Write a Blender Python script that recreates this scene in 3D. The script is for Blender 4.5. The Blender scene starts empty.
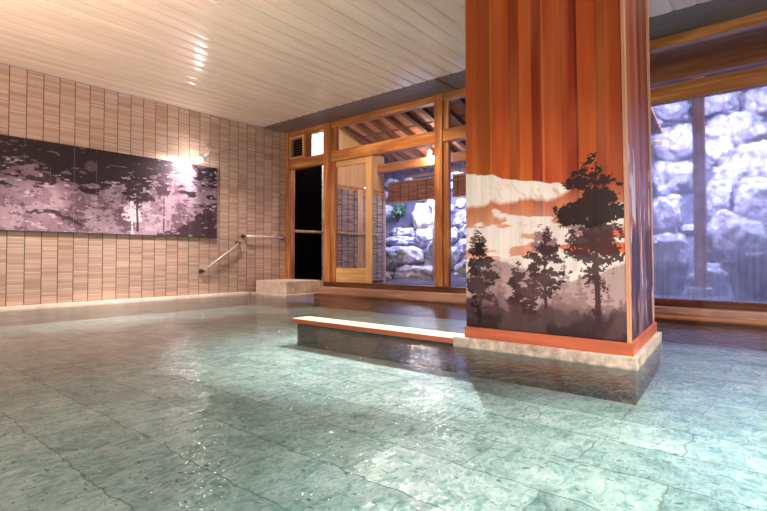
import bpy, bmesh, math, random
import numpy as np
from mathutils import Vector, noise as mnoise
sc = bpy.context.scene
R = math.radians

# ------------------------------------------------------------------ camera
cam = bpy.data.cameras.new('camera'); camo = bpy.data.objects.new('camera', cam)
sc.collection.objects.link(camo); sc.camera = camo
camo.location = (7.28, 0, 0.62)
camo.rotation_euler = (R(91.2), 0, R(39.85))
cam.sensor_width = 36; cam.lens = 36 * 487 / 767
cam.shift_y = -0.0100
cam.clip_start = 0.02

# ------------------------------------------------------------------ world, lights, exposure
w = bpy.data.worlds.new('world'); sc.world = w; w.use_nodes = True
bg = w.node_tree.nodes['Background']; bg.inputs[0].default_value = (0.35, 0.40, 0.95, 1); bg.inputs[1].default_value = 0.35
sc.view_settings.view_transform = 'Standard'; sc.view_settings.look = 'None'
sc.view_settings.gamma = 1; sc.view_settings.use_curve_mapping = False
sc.view_settings.exposure = 0.15

def light(kind, name, loc, target, energy, color, size=0.1, angle=60, blend=0.5, sy=None):
    l = bpy.data.lights.new(name, kind); o = bpy.data.objects.new(name, l); sc.collection.objects.link(o)
    o.location = loc; l.energy = energy; l.color = color
    d = Vector(target) - Vector(loc); o.rotation_euler = d.to_track_quat('-Z', 'Y').to_euler()
    if kind == 'SPOT': l.spot_size = R(angle); l.spot_blend = blend; l.shadow_soft_size = size
    elif kind == 'AREA':
        l.shape = 'RECTANGLE'; l.size = size; l.size_y = sy or size
    else: l.shadow_soft_size = size
    if name == 'ceiling_fill': l.spread = R(86)
    return o
WARM = (1.0, 0.74, 0.52); NEUT = (1.0, 0.91, 0.84); PINK = (1.0, 0.84, 0.76); COOL = (0.50, 0.52, 1.0); CREAM = (1.0, 0.77, 0.64)
# unseen area lights added as general fill, up near the ceiling
light('AREA', 'room_fill', (6.6, -1.6, 2.9), (5.2, 2.4, 0.2), 30, NEUT, 2.4, sy=1.2)
light('AREA', 'room_fill', (9.6, 2.4, 2.6), (6.3, 3.6, 0.6), 75, NEUT, 1.2)
light('AREA', 'room_fill', (3.0, -2.0, 2.9), (1.5, 3.0, 1.2), 22, WARM, 1.6)
# unseen low uplights added to brighten the ceiling
light('AREA', 'ceiling_fill', (3.6, -1.5, 0.5), (2.4, 0.9, 2.97), 82, CREAM, 2.6, sy=1.2)
light('AREA', 'ceiling_fill', (8.8, -2.2, 0.5), (8.8, -1.8, 2.97), 80, CREAM, 2.6, sy=1.2)
# spots without fixtures, most of them added to brighten water, walls and windows
light('SPOT', 'unseen_spot', (4.4, 4.5, 2.95), (4.8, 2.5, -0.1), 1100, NEUT, 0.05, 78, 0.9)
light('SPOT', 'unseen_spot', (6.5, -0.9, 1.9), (6.0, 3.1, 0.5), 270, NEUT, 0.06, 34, 1.0)
light('SPOT', 'unseen_spot', (8.4, 1.6, 2.93), (7.7, 2.0, -0.2), 1050, NEUT, 0.06, 76, 1.0)
light('SPOT', 'unseen_spot', (1.3, 1.8, 2.93), (0.0, 2.1, -0.2), 420, PINK, 0.05, 50, 1.0)
light('SPOT', 'unseen_spot', (1.3, 3.4, 2.93), (0.0, 3.4, -0.2), 460, PINK, 0.05, 50, 1.0)
light('SPOT', 'unseen_spot', (0.8, 3.7, 2.93), (0.55, 5.2, 0.2), 260, PINK, 0.05, 56, 0.8)
light('SPOT', 'unseen_spot', (3.4, 4.1, 2.93), (2.6, 5.83, 1.3), 200, WARM, 0.05, 90, 0.9)
light('SPOT', 'unseen_spot', (5.2, 0.9, 2.93), (5.2, 1.4, 0.0), 140, NEUT, 0.05, 78, 1.0)
light('SPOT', 'unseen_spot', (8.3, 4.1, 2.93), (7.6, 4.0, -0.2), 420, NEUT, 0.05, 76, 0.9)
light('SPOT', 'unseen_spot', (3.6, 4.7, 2.95), (3.9, 4.2, -0.2), 330, NEUT, 0.05, 84, 0.9)
# cool lamps over the rock garden
light('AREA', 'garden_light', (0.8, 9.8, 3.6), (0.6, 10.4, 0.6), 600, COOL, 1.2)
light('AREA', 'garden_light', (6.6, 9.0, 4.6), (6.3, 11.2, 1.4), 850, COOL, 1.6)

# ------------------------------------------------------------------ helpers
def lin(c):
    return tuple(((x / 255) / 12.92 if x / 255 <= 0.04045 else ((x / 255 + 0.055) / 1.055) ** 2.4) for x in c)
def rgb(*c): return lin(c) + (1,)

class NT:
    def __init__(s, name):
        s.m = bpy.data.materials.new(name); s.m.use_nodes = True; s.t = s.m.node_tree
        s.t.nodes.clear(); s.out = s.t.nodes.new('ShaderNodeOutputMaterial')
        s.tc = s.t.nodes.new('ShaderNodeTexCoord')
    def n(s, ty, **k):
        nd = s.t.nodes.new('ShaderNode' + ty)
        for a, b in k.items(): setattr(nd, a, b)
        return nd
    def put(s, sock, v):
        if hasattr(v, 'is_linked') or isinstance(v, bpy.types.NodeSocket): s.t.links.new(v, sock)
        else: sock.default_value = v
    def math(s, op, a, b=0.0, c=None):
        nd = s.n('Math', operation=op); s.put(nd.inputs[0], a); s.put(nd.inputs[1], b)
        if c is not None: s.put(nd.inputs[2], c)
        return nd.outputs[0]
    def mapping(s, scale=(1, 1, 1), loc=(0, 0, 0), rot=(0, 0, 0), src=None):
        nd = s.n('Mapping'); nd.inputs['Scale'].default_value = scale; nd.inputs['Location'].default_value = loc
        nd.inputs['Rotation'].default_value = rot
        s.t.links.new(src or s.tc.outputs['Object'], nd.inputs['Vector']); return nd.outputs[0]
    def noise(s, vec, scale=5, detail=4, rough=0.5, dist=0.0):
        nd = s.n('TexNoise'); s.t.links.new(vec, nd.inputs['Vector'])
        nd.inputs['Scale'].default_value = scale; nd.inputs['Detail'].default_value = detail
        nd.inputs['Roughness'].default_value = rough; nd.inputs['Distortion'].default_value = dist
        return nd.outputs[0]
    def ramp(s, fac, stops):
        nd = s.n('ValToRGB'); s.put(nd.inputs[0], fac); e = nd.color_ramp.elements
        while len(e) < len(stops): e.new(0.5)
        for el, (p, c) in zip(e, stops): el.position = p; el.color = c if len(c) == 4 else tuple(c) + (1,)
        return nd.outputs[0]
    def mix(s, fac, a, b, mode='MIX'):
        nd = s.n('Mix', data_type='RGBA', blend_type=mode)
        s.put(nd.inputs[0], fac); s.put(nd.inputs[6], a); s.put(nd.inputs[7], b); return nd.outputs[2]
    def bump(s, h, strength=0.3, dist=0.01, normal=None):
        nd = s.n('Bump'); nd.inputs['Strength'].default_value = strength; nd.inputs['Distance'].default_value = dist
        s.put(nd.inputs['Height'], h)
        if normal: s.put(nd.inputs['Normal'], normal)
        return nd.outputs[0]
    def principled(s, color, rough=0.5, normal=None, **k):
        nd = s.n('BsdfPrincipled'); s.put(nd.inputs['Base Color'], color); s.put(nd.inputs['Roughness'], rough)
        if normal: s.put(nd.inputs['Normal'], normal)
        for a, b in k.items(): s.put(nd.inputs[a.replace('_', ' ')], b)
        s.t.links.new(nd.outputs[0], s.out.inputs[0]); return nd
    def xyz(s, src=None):
        nd = s.n('SeparateXYZ'); s.t.links.new(src or s.tc.outputs['Object'], nd.inputs[0]); return nd.outputs

def wood(name, dark, light_, axis, rough=0.4, scale=1.0):
    m = NT(name); sc_ = [26 * scale] * 3; sc_[axis] = 1.3 * scale
    n1 = m.noise(m.mapping(tuple(sc_)), 1.0, 5, 0.6, 0.6)
    s2 = [5 * scale] * 3; s2[axis] = 0.8 * scale
    n2 = m.noise(m.mapping(tuple(s2)), 1.0, 3, 0.5, 1.2)
    f = m.math('ADD', m.math('MULTIPLY', n1, 0.5), m.math('MULTIPLY', n2, 0.5))
    c = m.ramp(f, [(0.34, rgb(*dark)), (0.52, rgb(*[(a + b) / 2 for a, b in zip(dark, light_)])), (0.64, rgb(*light_))])
    m.principled(c, rough, m.bump(n1, 0.25, 0.004)); return m.m

def plain(name, c, rough=0.5, metallic=0.0, nscale=12, var=0.12):
    m = NT(name); n = m.noise(m.tc.outputs['Object'], nscale, 4)
    c2 = tuple(max(0, x * (1 - var * 2)) for x in c)
    col = m.ramp(n, [(0.35, rgb(*c2)), (0.65, rgb(*c))])
    m.principled(col, rough, m.bump(n, 0.15, 0.003), Metallic=metallic); return m.m

M = {}
M['frame_h'] = wood('frame_wood_long', (140, 78, 36), (222, 158, 92), 0)
M['frame_v'] = wood('frame_wood_upright', (124, 64, 32), (220, 154, 96), 2)
M['frame_y'] = wood('frame_wood_depth', (140, 78, 38), (216, 152, 92), 1)
M['sill'] = wood('weathered_sill_wood', (132, 92, 78), (214, 172, 150), 0, 0.4)
M['sill_dark'] = wood('wet_dark_sill_wood', (52, 26, 16), (128, 72, 40), 0, 0.35)
M['door_v'] = wood('pale_cedar_upright', (196, 146, 92), (232, 190, 138), 2)
M['door_h'] = wood('pale_cedar_long', (190, 140, 86), (230, 188, 136), 0)
M['plank'] = wood('pale_wet_plank', (236, 206, 168), (250, 236, 212), 0, 0.35)
M['ply'] = wood('pale_plywood', (196, 150, 104), (226, 186, 140), 2, 0.55, 0.6)
M['rafter'] = wood('rafter_wood', (70, 40, 28), (118, 72, 50), 1, 0.6)
M['roofboard'] = wood('roof_board_wood', (150, 96, 72), (196, 140, 110), 0, 0.6)
M['beam_out'] = wood('porch_beam_wood', (150, 86, 50), (212, 146, 100), 0, 0.55)
M['trim'] = wood('orange_trim_wood', (160, 78, 48), (200, 108, 74), 0, 0.4)
M['corner'] = wood('light_corner_wood', (196, 128, 92), (232, 186, 156), 2, 0.35)
M['bamboo'] = plain('bamboo', (214, 168, 112), 0.4)
M['steel'] = plain('brushed_steel', (232, 226, 220), 0.38, 0.6, 30, 0.05)
M['dark_metal'] = plain('dark_metal', (110, 92, 82), 0.35, 0.6)
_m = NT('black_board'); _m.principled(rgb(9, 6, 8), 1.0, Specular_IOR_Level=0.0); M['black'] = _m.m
M['white'] = plain('white_paint', (235, 228, 225), 0.5)
M['louvre'] = plain('louvre_paint', (96, 82, 70), 0.5)
M['dark_rim'] = plain('picture_edge', (34, 27, 30), 0.5)

def stone_mat(name, a, b, rough=0.6, nscale=14, bump=0.5):
    m = NT(name); n = m.noise(m.tc.outputs['Object'], nscale, 8, 0.65)
    n2 = m.noise(m.tc.outputs['Object'], nscale * 0.25, 4, 0.5)
    f = m.math('ADD', m.math('MULTIPLY', n, 0.55), m.math('MULTIPLY', n2, 0.45))
    c = m.ramp(f, [(0.36, rgb(*a)), (0.62, rgb(*b))]); m.principled(c, rough, m.bump(n, bump, 0.02)); return m.m
M['plinth'] = stone_mat('worn_plinth_stone', (140, 120, 106), (216, 198, 184), 0.5, 18, 0.4)
M['sub'] = stone_mat('darkened_submerged_stone', (34, 62, 62), (76, 110, 108), 0.6, 9, 0.25)  # dark tone stands in for the dimness of stone below the waterline
M['ledge'] = stone_mat('pale_ledge_stone', (226, 206, 188), (248, 236, 224), 0.3, 9, 0.15)
M['block'] = stone_mat('pale_step_stone', (178, 156, 140), (218, 200, 186), 0.5, 9, 0.25)
def rock_material():
    m = NT('pale_garden_rock'); O = m.tc.outputs['Object']; n = m.noise(O, 9, 8, 0.7); n2 = m.noise(O, 2.4, 4, 0.6)
    c = m.ramp(m.math('ADD', m.math('MULTIPLY', n, 0.6), m.math('MULTIPLY', n2, 0.4)), [(0.36, rgb(70, 64, 74)), (0.5, rgb(172, 166, 174)), (0.62, rgb(240, 236, 240))])
    g = m.ramp(m.noise(O, 3.3, 6, 0.7), [(0.52, (0, 0, 0, 1)), (0.62, (1, 1, 1, 1))])
    c = m.mix(m.math('MULTIPLY', g, 0.55), c, rgb(120, 150, 136))
    m.principled(c, 0.7, m.bump(n, 1.0, 0.05)); return m.m
M['rock'] = rock_material()
M['rock_dark'] = stone_mat('dark_garden_rock', (28, 22, 26), (66, 50, 52), 0.5, 6, 0.6)
M['rock_warm'] = stone_mat('ochre_garden_rock', (120, 96, 80), (240, 226, 200), 0.7, 5, 0.7)
M['soil'] = stone_mat('garden_soil', (30, 30, 38), (92, 92, 104), 0.8, 3, 0.9)
M['gravel'] = stone_mat('wet_gravel', (90, 84, 92), (170, 164, 172), 0.6, 30, 0.8)

# left wall ribbed tiles
def tile_material():
    m = NT('ribbed_wall_tile'); x, y, z = m.xyz()
    col = m.math('DIVIDE', m.math('ADD', y, 4.0 - 1.677 + 0.179 * 3), 0.1785)
    fc = m.math('FRACT', col); ic = m.math('FLOOR', col)
    joint = m.math('LESS_THAN', m.math('ABSOLUTE', m.math('SUBTRACT', fc, 0.5)), 0.475)   # 1 in tile
    rib = m.math('DIVIDE', z, 0.0225); fr = m.math('FRACT', rib); ir = m.math('FLOOR', rib)
    wn = m.n('TexWhiteNoise', noise_dimensions='2D'); cv = m.n('CombineXYZ')
    m.put(cv.inputs[0], ic); m.put(cv.inputs[1], ir); m.t.links.new(cv.outputs[0], wn.inputs['Vector'])
    ban = m.math('FLOOR', m.math('DIVIDE', m.math('ADD', z, m.math('MULTIPLY', m.math('SINE', m.math('MULTIPLY', ic, 7.3)), 0.07)), 0.135))
    wn2 = m.n('TexWhiteNoise', noise_dimensions='2D'); cv2 = m.n('CombineXYZ')
    m.put(cv2.inputs[0], ic); m.put(cv2.inputs[1], ban); m.t.links.new(cv2.outputs[0], wn2.inputs['Vector'])
    v = m.math('ADD', m.math('MULTIPLY', wn.outputs[0], 0.75), m.math('MULTIPLY', wn2.outputs[0], 0.25))
    c = m.ramp(v, [(0.1, rgb(172, 142, 124)), (0.5, rgb(190, 160, 142)), (0.95, rgb(206, 178, 160))])
    prof = m.math('SUBTRACT', 1.0, m.math('POWER', m.math('ABSOLUTE', m.math('SUBTRACT', m.math('MULTIPLY', fr, 2.0), 1.0)), 3.0))
    groove = m.math('SMOOTH_MIN', prof, 0.6, 0.2)
    c = m.mix(m.math('MULTIPLY', m.math('SUBTRACT', 1.0, m.math('MINIMUM', m.math('MULTIPLY', prof, 2.2), 1.0)), 0.75), c, rgb(112, 82, 64))
    c = m.mix(joint, rgb(78, 52, 38), c)
    h = m.math('MULTIPLY', prof, joint)
    m.principled(c, 0.45, m.bump(h, 0.5, 0.006)); return m.m
M['tile'] = tile_material()

def ceiling_material():
    m = NT('cream_ceiling_board'); n = m.noise(m.mapping((9, 0.8, 9)), 1, 4)
    c = m.ramp(n, [(0.3, rgb(226, 204, 184)), (0.7, rgb(240, 220, 202))])
    m.principled(c, 0.17, m.bump(m.noise(m.mapping((30, 2, 30)), 1, 3), 0.04, 0.004)); return m.m
M['ceiling'] = ceiling_material()

def lath_material():
    m = NT('dark_ribbed_lath'); x, y, z = m.xyz()
    fr = m.math('FRACT', m.math('DIVIDE', y, 0.022))
    prof = m.math('ABSOLUTE', m.math('SUBTRACT', m.math('MULTIPLY', fr, 2.0), 1.0))
    n = m.noise(m.mapping((1.5, 40, 1)), 1, 4)
    c = m.mix(prof, rgb(72, 62, 64), m.ramp(n, [(0.3, rgb(120, 108, 108)), (0.7, rgb(168, 154, 152))]))
    m.principled(c, 0.35, m.bump(prof, 0.4, 0.005)); return m.m
M['lath'] = lath_material()

def floor_material():
    m = NT('green_slab_floor'); x, y, z = m.xyz(); O = m.tc.outputs['Object']
    d = m.math('MULTIPLY', m.math('SUBTRACT', m.noise(m.mapping((9, 9, 1)), 1, 3), 0.5), 0.07)
    yy = m.math('DIVIDE', m.math('ADD', m.math('ADD', y, d), 4 * 0.33 * 3 - 0.70), 0.33)
    fy = m.math('FRACT', yy); iy = m.math('FLOOR', yy)
    jy = m.math('LESS_THAN', m.math('ABSOLUTE', m.math('SUBTRACT', fy, 0.5)), 0.490)
    xx = m.math('ADD', m.math('DIVIDE', m.math('ADD', x, d), 0.66), m.math('MULTIPLY', iy, 0.5))
    fx = m.math('FRACT', xx); ix = m.math('FLOOR', xx)
    jx = m.math('LESS_THAN', m.math('ABSOLUTE', m.math('SUBTRACT', fx, 0.5)), 0.494)
    wn = m.n('TexWhiteNoise', noise_dimensions='2D'); cv = m.n('CombineXYZ')
    m.put(cv.inputs[0], ix); m.put(cv.inputs[1], iy); m.t.links.new(cv.outputs[0], wn.inputs['Vector'])
    n = m.noise(O, 7, 8, 0.7); n2 = m.noise(m.mapping((26, 46, 1), rot=(0, 0, 0.5)), 1, 3, 0.55)
    f = m.math('ADD', m.math('MULTIPLY', n, 0.8), m.math('MULTIPLY', wn.outputs[0], 0.18))
    c = m.ramp(f, [(0.30, rgb(126, 152, 150)), (0.5, rgb(170, 192, 189)), (0.68, rgb(212, 222, 219))])
    fleck = m.math('GREATER_THAN', n2, 0.66)
    c = m.mix(m.math('MULTIPLY', fleck, 0.75), c, rgb(44, 62, 60))
    c = m.mix(m.math('MAXIMUM', jx, 0.3), rgb(110, 128, 120), c); c = m.mix(m.math('MAXIMUM', jy, 0.35), rgb(60, 76, 74), c)
    m.principled(c, 0.6); return m.m
M['floor'] = floor_material()

def water_material():
    m = NT('pool_water')
    vec = m.mapping((17, 8, 1), rot=(0, 0, 0.75))
    n1 = m.noise(vec, 1, 3, 0.55, 1.0)
    n2 = m.noise(m.mapping((3.2, 2.0, 1), rot=(0, 0, 0.3)), 1, 2, 0.5, 0.4)
    n3 = m.noise(m.mapping((44, 24, 1), rot=(0, 0, 0.75)), 1, 2, 0.5, 0.5)
    h = m.math('ADD', m.math('ADD', m.math('MULTIPLY', n1, 0.5), m.math('MULTIPLY', n2, 0.7)), m.math('MULTIPLY', n3, 0.14))
    nb = m.bump(h, 0.46, 0.045); ns = m.bump(h, 0.10, 0.045)
    # ridged pattern painted into the water tint, imitating caustic light on the floor
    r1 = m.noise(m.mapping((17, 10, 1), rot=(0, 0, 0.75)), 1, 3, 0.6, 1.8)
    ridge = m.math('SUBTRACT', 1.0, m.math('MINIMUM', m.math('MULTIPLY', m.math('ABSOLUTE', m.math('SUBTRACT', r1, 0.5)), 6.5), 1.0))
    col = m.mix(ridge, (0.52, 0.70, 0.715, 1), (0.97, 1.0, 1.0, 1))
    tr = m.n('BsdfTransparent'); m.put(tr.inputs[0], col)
    gl = m.n('BsdfGlossy'); gl.inputs['Roughness'].default_value = 0.03; m.put(gl.inputs['Normal'], nb)
    fr = m.n('Fresnel'); fr.inputs['IOR'].default_value = 1.5; m.put(fr.inputs['Normal'], ns)
    mx = m.n('MixShader'); m.put(mx.inputs[0], m.math('MULTIPLY', fr.outputs[0], 1.12)); m.t.links.new(tr.outputs[0], mx.inputs[1]); m.t.links.new(gl.outputs[0], mx.inputs[2])
    m.t.links.new(mx.outputs[0], m.out.inputs[0]); return m.m
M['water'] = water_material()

def glass_material(name, fog=0.0, streak=False):
    m = NT(name)
    tr = m.n('BsdfTransparent'); tr.inputs[0].default_value = (0.96, 0.97, 0.98, 1)
    gl = m.n('BsdfGlossy'); gl.inputs['Roughness'].default_value = 0.02
    fr = m.n('Fresnel'); fr.inputs['IOR'].default_value = 1.4; ge = m.n('NewGeometry')
    mx = m.n('MixShader'); m.put(mx.inputs[0], m.math('MULTIPLY', fr.outputs[0], m.math('SUBTRACT', 1.0, ge.outputs['Backfacing']))); m.t.links.new(gl.outputs[0], mx.inputs[2])
    if fog:
        tl = m.n('BsdfTranslucent'); tl.inputs[0].default_value = (0.9, 0.92, 0.97, 1)
        rf = m.n('BsdfRefraction'); rf.inputs['IOR'].default_value = 1.01; rf.inputs['Roughness'].default_value = 0.55
        x, y, z = m.xyz()
        n = m.noise(m.mapping((2.5, 1, 2.2)), 1, 4, 0.6)
        f = m.math('MULTIPLY', n, 2 * fog)
        if streak:
            s = m.noise(m.mapping((34, 1, 1.6)), 1, 3, 0.5)
            mr = m.n('MapRange'); m.put(mr.inputs[0], z); mr.inputs[1].default_value = 0.2; mr.inputs[2].default_value = 1.1
            mr.inputs[3].default_value = 0.75; mr.inputs[4].default_value = 0.25
            f = m.math('ADD', f, m.math('MULTIPLY', m.math('SUBTRACT', s, 0.5), mr.outputs[0]))
        f = m.math('MINIMUM', m.math('MAXIMUM', f, 0.02), 0.85)
        b = m.n('MixShader'); m.put(b.inputs[0], 0.35); m.t.links.new(rf.outputs[0], b.inputs[1]); m.t.links.new(tl.outputs[0], b.inputs[2])
        a = m.n('MixShader'); m.put(a.inputs[0], f); m.t.links.new(tr.outputs[0], a.inputs[1]); m.t.links.new(b.outputs[0], a.inputs[2])
        m.t.links.new(a.outputs[0], mx.inputs[1])
    else: m.t.links.new(tr.outputs[0], mx.inputs[1])
    m.t.links.new(mx.outputs[0], m.out.inputs[0]); return m.m
M['glass'] = glass_material('clear_glass')
M['glass_haze'] = glass_material('steamed_glass', 0.05)
M['glass_fog'] = glass_material('fogged_streaky_glass', 0.52, True)

def emit(name, c, s):
    m = NT(name); e = m.n('Emission'); e.inputs[0].default_value = c + (1,); e.inputs[1].default_value = s
    m.t.links.new(e.outputs[0], m.out.inputs[0]); return m.m
M['bulb'] = emit('lit_bulb', (1, 0.93, 0.9), 140)
M['porch_bulb'] = emit('lit_porch_bulb', (1, 0.9, 0.8), 9)
M['garden_bulb'] = emit('lit_garden_bulb', (0.85, 0.88, 1), 30)

def sudare_material(name, a, b):
    m = NT(name); x, y, z = m.xyz()
    fr = m.math('FRACT', m.math('DIVIDE', z, 0.03))
    prof = m.math('ABSOLUTE', m.math('SUBTRACT', m.math('MULTIPLY', fr, 2.0), 1.0))
    n = m.noise(m.mapping((3, 3, 45)), 1, 4, 0.6)
    c = m.ramp(n, [(0.35, rgb(*a)), (0.62, rgb(*b))])
    c = m.mix(m.math('MULTIPLY', m.math('POWER', prof, 4.0), 0.6), c, rgb(*[q * 0.4 for q in a]))
    m.principled(c, 0.6, m.bump(prof, 0.5, 0.006)); return m.m
M['sudare_side'] = sudare_material('grey_reed', (92, 70, 70), (206, 178, 168))
M['sudare_out'] = sudare_material('brown_reed', (116, 62, 46), (196, 132, 100))
M['cord'] = plain('dark_cord', (46, 30, 28), 0.8)

def vcol_material(name, rough, grain=0.2):
    m = NT(name); a = m.n('VertexColor', layer_name='paint')
    n = m.noise(m.mapping((30, 30, 1.5)), 1, 4, 0.6)
    c = m.mix(grain, a.outputs[0], m.ramp(n, [(0.35, (0.45, 0.45, 0.45, 1)), (0.65, (1.25, 1.25, 1.25, 1))]), 'MULTIPLY')
    m.principled(c, rough, m.bump(n, 0.1, 0.002), Specular_IOR_Level=0.25); return m.m
M['mural'] = vcol_material('painted_cedar', 0.42, 0.22)
M['print'] = vcol_material('printed_panel', 0.5, 0.08)

class MB:
    def __init__(s): s.b = bmesh.new()
    def box(s, x0, x1, y0, y1, z0, z1):
        p = [(x0, y0, z0), (x1, y0, z0), (x1, y1, z0), (x0, y1, z0), (x0, y0, z1), (x1, y0, z1), (x1, y1, z1), (x0, y1, z1)]
        return s.hexa(p)
    def hexa(s, p):
        v = [s.b.verts.new(q) for q in p]
        for f in [(0, 3, 2, 1), (4, 5, 6, 7), (0, 1, 5, 4), (1, 2, 6, 5), (2, 3, 7, 6), (3, 0, 4, 7)]: s.b.faces.new([v[i] for i in f])
        return s
    def prism(s, poly, y0, y1):                      # polygon in (x, z) pushed through y
        a = [s.b.verts.new((x, y0, z)) for x, z in poly]; c = [s.b.verts.new((x, y1, z)) for x, z in poly]
        s.b.faces.new(a); s.b.faces.new(c[::-1]); n = len(a)
        for i in range(n): s.b.faces.new([a[i], c[i], c[(i + 1) % n], a[(i + 1) % n]])
        return s
    def tube(s, pts, r, seg=12):
        rings = []; pts = [Vector(p) for p in pts]
        rr = r if isinstance(r, (list, tuple)) else [r] * len(pts)
        for i, p in enumerate(pts):
            d = (pts[min(i + 1, len(pts) - 1)] - pts[max(i - 1, 0)]).normalized()
            u = d.orthogonal().normalized() if i == 0 else (u - d * u.dot(d)).normalized()
            v = d.cross(u)
            rings.append([s.b.verts.new(p + (u * math.cos(k * math.tau / seg) + v * math.sin(k * math.tau / seg)) * rr[i]) for k in range(seg)])
        for a, b in zip(rings, rings[1:]):
            for k in range(seg): s.b.faces.new([a[k], a[(k + 1) % seg], b[(k + 1) % seg], b[k]])
        s.b.faces.new(rings[0][::-1]); s.b.faces.new(rings[-1]); return s
    def build(s, name, mat, parent=None, bevel=0.0, smooth=False):
        bmesh.ops.recalc_face_normals(s.b, faces=s.b.faces)
        if bevel: bmesh.ops.bevel(s.b, geom=list(s.b.edges), offset=bevel, segments=2, affect='EDGES', profile=0.6)
        me = bpy.data.meshes.new(name); s.b.to_mesh(me); s.b.free(); me.materials.append(mat)
        if smooth:
            for p in me.polygons: p.use_smooth = True
        return link(name, me, parent)
def link(name, me, parent=None):
    o = bpy.data.objects.new(name, me); sc.collection.objects.link(o)
    if parent:
        o.parent = parent
        o.matrix_parent_inverse = parent.matrix_basis.inverted()
    return o
def tag(o, label, cat, group=None):
    o['label'] = label; o['category'] = cat
    if group: o['group'] = group
    return o
def struct(o, label=None, cat=None):
    o['kind'] = 'structure'
    if label: o['label'] = label
    if cat: o['category'] = cat
    return o
def thing(name, loc, label, cat, group=None):
    o = bpy.data.objects.new(name, None); sc.collection.objects.link(o); o.location = loc; o.empty_display_size = 0.1
    return tag(o, label, cat, group)
def box(name, mat, x0, x1, y0, y1, z0, z1, parent=None, bevel=0.0): return MB().box(x0, x1, y0, y1, z0, z1).build(name, mat, parent, bevel)

# ------------------------------------------------------------------ painting with numpy (artwork on the panels)
class Val:
    def __init__(s, seed): s.g = np.random.RandomState(seed).rand(128, 128)
    def at(s, x, y):
        xi = np.floor(x).astype(int); yi = np.floor(y).astype(int); fx = x - xi; fy = y - yi
        fx = fx * fx * (3 - 2 * fx); fy = fy * fy * (3 - 2 * fy); g = s.g
        a = g[xi % 128, yi % 128]; b = g[(xi + 1) % 128, yi % 128]; c = g[xi % 128, (yi + 1) % 128]; d = g[(xi + 1) % 128, (yi + 1) % 128]
        return (a * (1 - fx) + b * fx) * (1 - fy) + (c * (1 - fx) + d * fx) * fy
def fbm(X, Z, f, seed=1, o=4, sx=1.0, sz=1.0, gain=0.5):
    v = Val(seed); r = 0; amp = 1; t = 0
    for k in range(o):
        r = r + amp * v.at(X * f * sx + 17.3 * k, Z * f * sz + 9.1 * k); t += amp; amp *= gain; f *= 2
    return r / t
def over(img, mask, col, a=1.0):
    c = np.array(lin(col)); m = (np.clip(mask, 0, 1) * a)[..., None]
    return img * (1 - m) + c * m
def soft(v, e): return np.clip(v / e + 0.5, 0, 1)
def tree(X, Z, cx, prof, seed, tiers=0.07, trunk=None, rag=1.0, f=22, tw=0.007):
    """pine: flat ragged pads of needles around a thin trunk; prof = (height, half width)"""
    rg = np.random.RandomState(seed); zs_ = [p[0] for p in prof]; ws = [p[1] for p in prof]; H = zs_[-1] - zs_[0]; W = max(ws)
    nx = (fbm(X, Z, f, seed, 4, 1.0, 1.0, 0.65) - 0.5); nz_ = (fbm(X, Z, f, seed + 31, 4, 1.0, 1.0, 0.65) - 0.5)
    Xd = X + nx * W * 0.55 * rag; Zd = Z + nz_ * W * 0.40 * rag; d = np.full(X.shape, -9.0)
    for k in range(int(14 + 16 * H / W)):
        z = zs_[0] + H * rg.rand(); w_ = np.interp(z, zs_, ws)
        a = max(w_ * rg.uniform(0.30, 0.55), W * 0.12); b = a * rg.uniform(0.28, 0.45)
        x = cx + (w_ - a * 0.7) * rg.uniform(-1, 1); z2 = z - abs(x - cx) * 0.15
        d = np.maximum(d, 1 - np.sqrt(((Xd - x) / a) ** 2 + ((Zd - z2) / b) ** 2))
    m = soft(d * W, 0.006)
    # needles break the pads up near the rim
    m *= np.where(d < 0.25, fbm(X, Z, f * 4, seed + 5, 2) > 0.40, 1)
    if trunk:
        wob = (fbm(X * 0, Z, 3, seed + 9, 2) - 0.5) * 0.02
        m = np.maximum(m, soft(tw * np.clip(1.3 - (Z - trunk[0]) / (trunk[1] - trunk[0]) * 0.9, 0.3, 2) - np.abs(X - cx - wob), 0.004) * (Z > trunk[0]) * (Z < trunk[1]))
    return m
def panel_mesh(name, P, col, mat, parent, thick):
    """P: (n, m, 3) grid of points, closed at the back by an offset copy"""
    n, m_ = P.shape[:2]; V = P.reshape(-1, 3); idx = np.arange(n * m_).reshape(n, m_)
    F = np.stack([idx[:-1, :-1], idx[1:, :-1], idx[1:, 1:], idx[:-1, 1:]], -1).reshape(-1, 4)
    back = np.array([P[0, 0], P[-1, 0], P[-1, -1], P[0, -1]]) + np.array(thick); k = len(V)
    V = np.vstack([V, back]); F = F.tolist()
    F += [[k + 3, k + 2, k + 1, k]]
    F += [idx[::-1, 0].tolist() + [k, k + 1], idx[:, -1].tolist() + [k + 2, k + 3], idx[0, :].tolist() + [k + 3, k], idx[-1, ::-1].tolist() + [k + 1, k + 2]]
    me = bpy.data.meshes.new(name); me.from_pydata(V.tolist(), [], F); me.update()
    ca = me.color_attributes.new('paint', 'FLOAT_COLOR', 'POINT')
    C = np.ones((len(V), 4), 'f'); C[:k, :3] = col.reshape(-1, 3); C[k:, :3] = lin((60, 40, 35))
    ca.data.foreach_set('color', C.ravel()); me.materials.append(mat)
    return link(name, me, parent)

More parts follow.
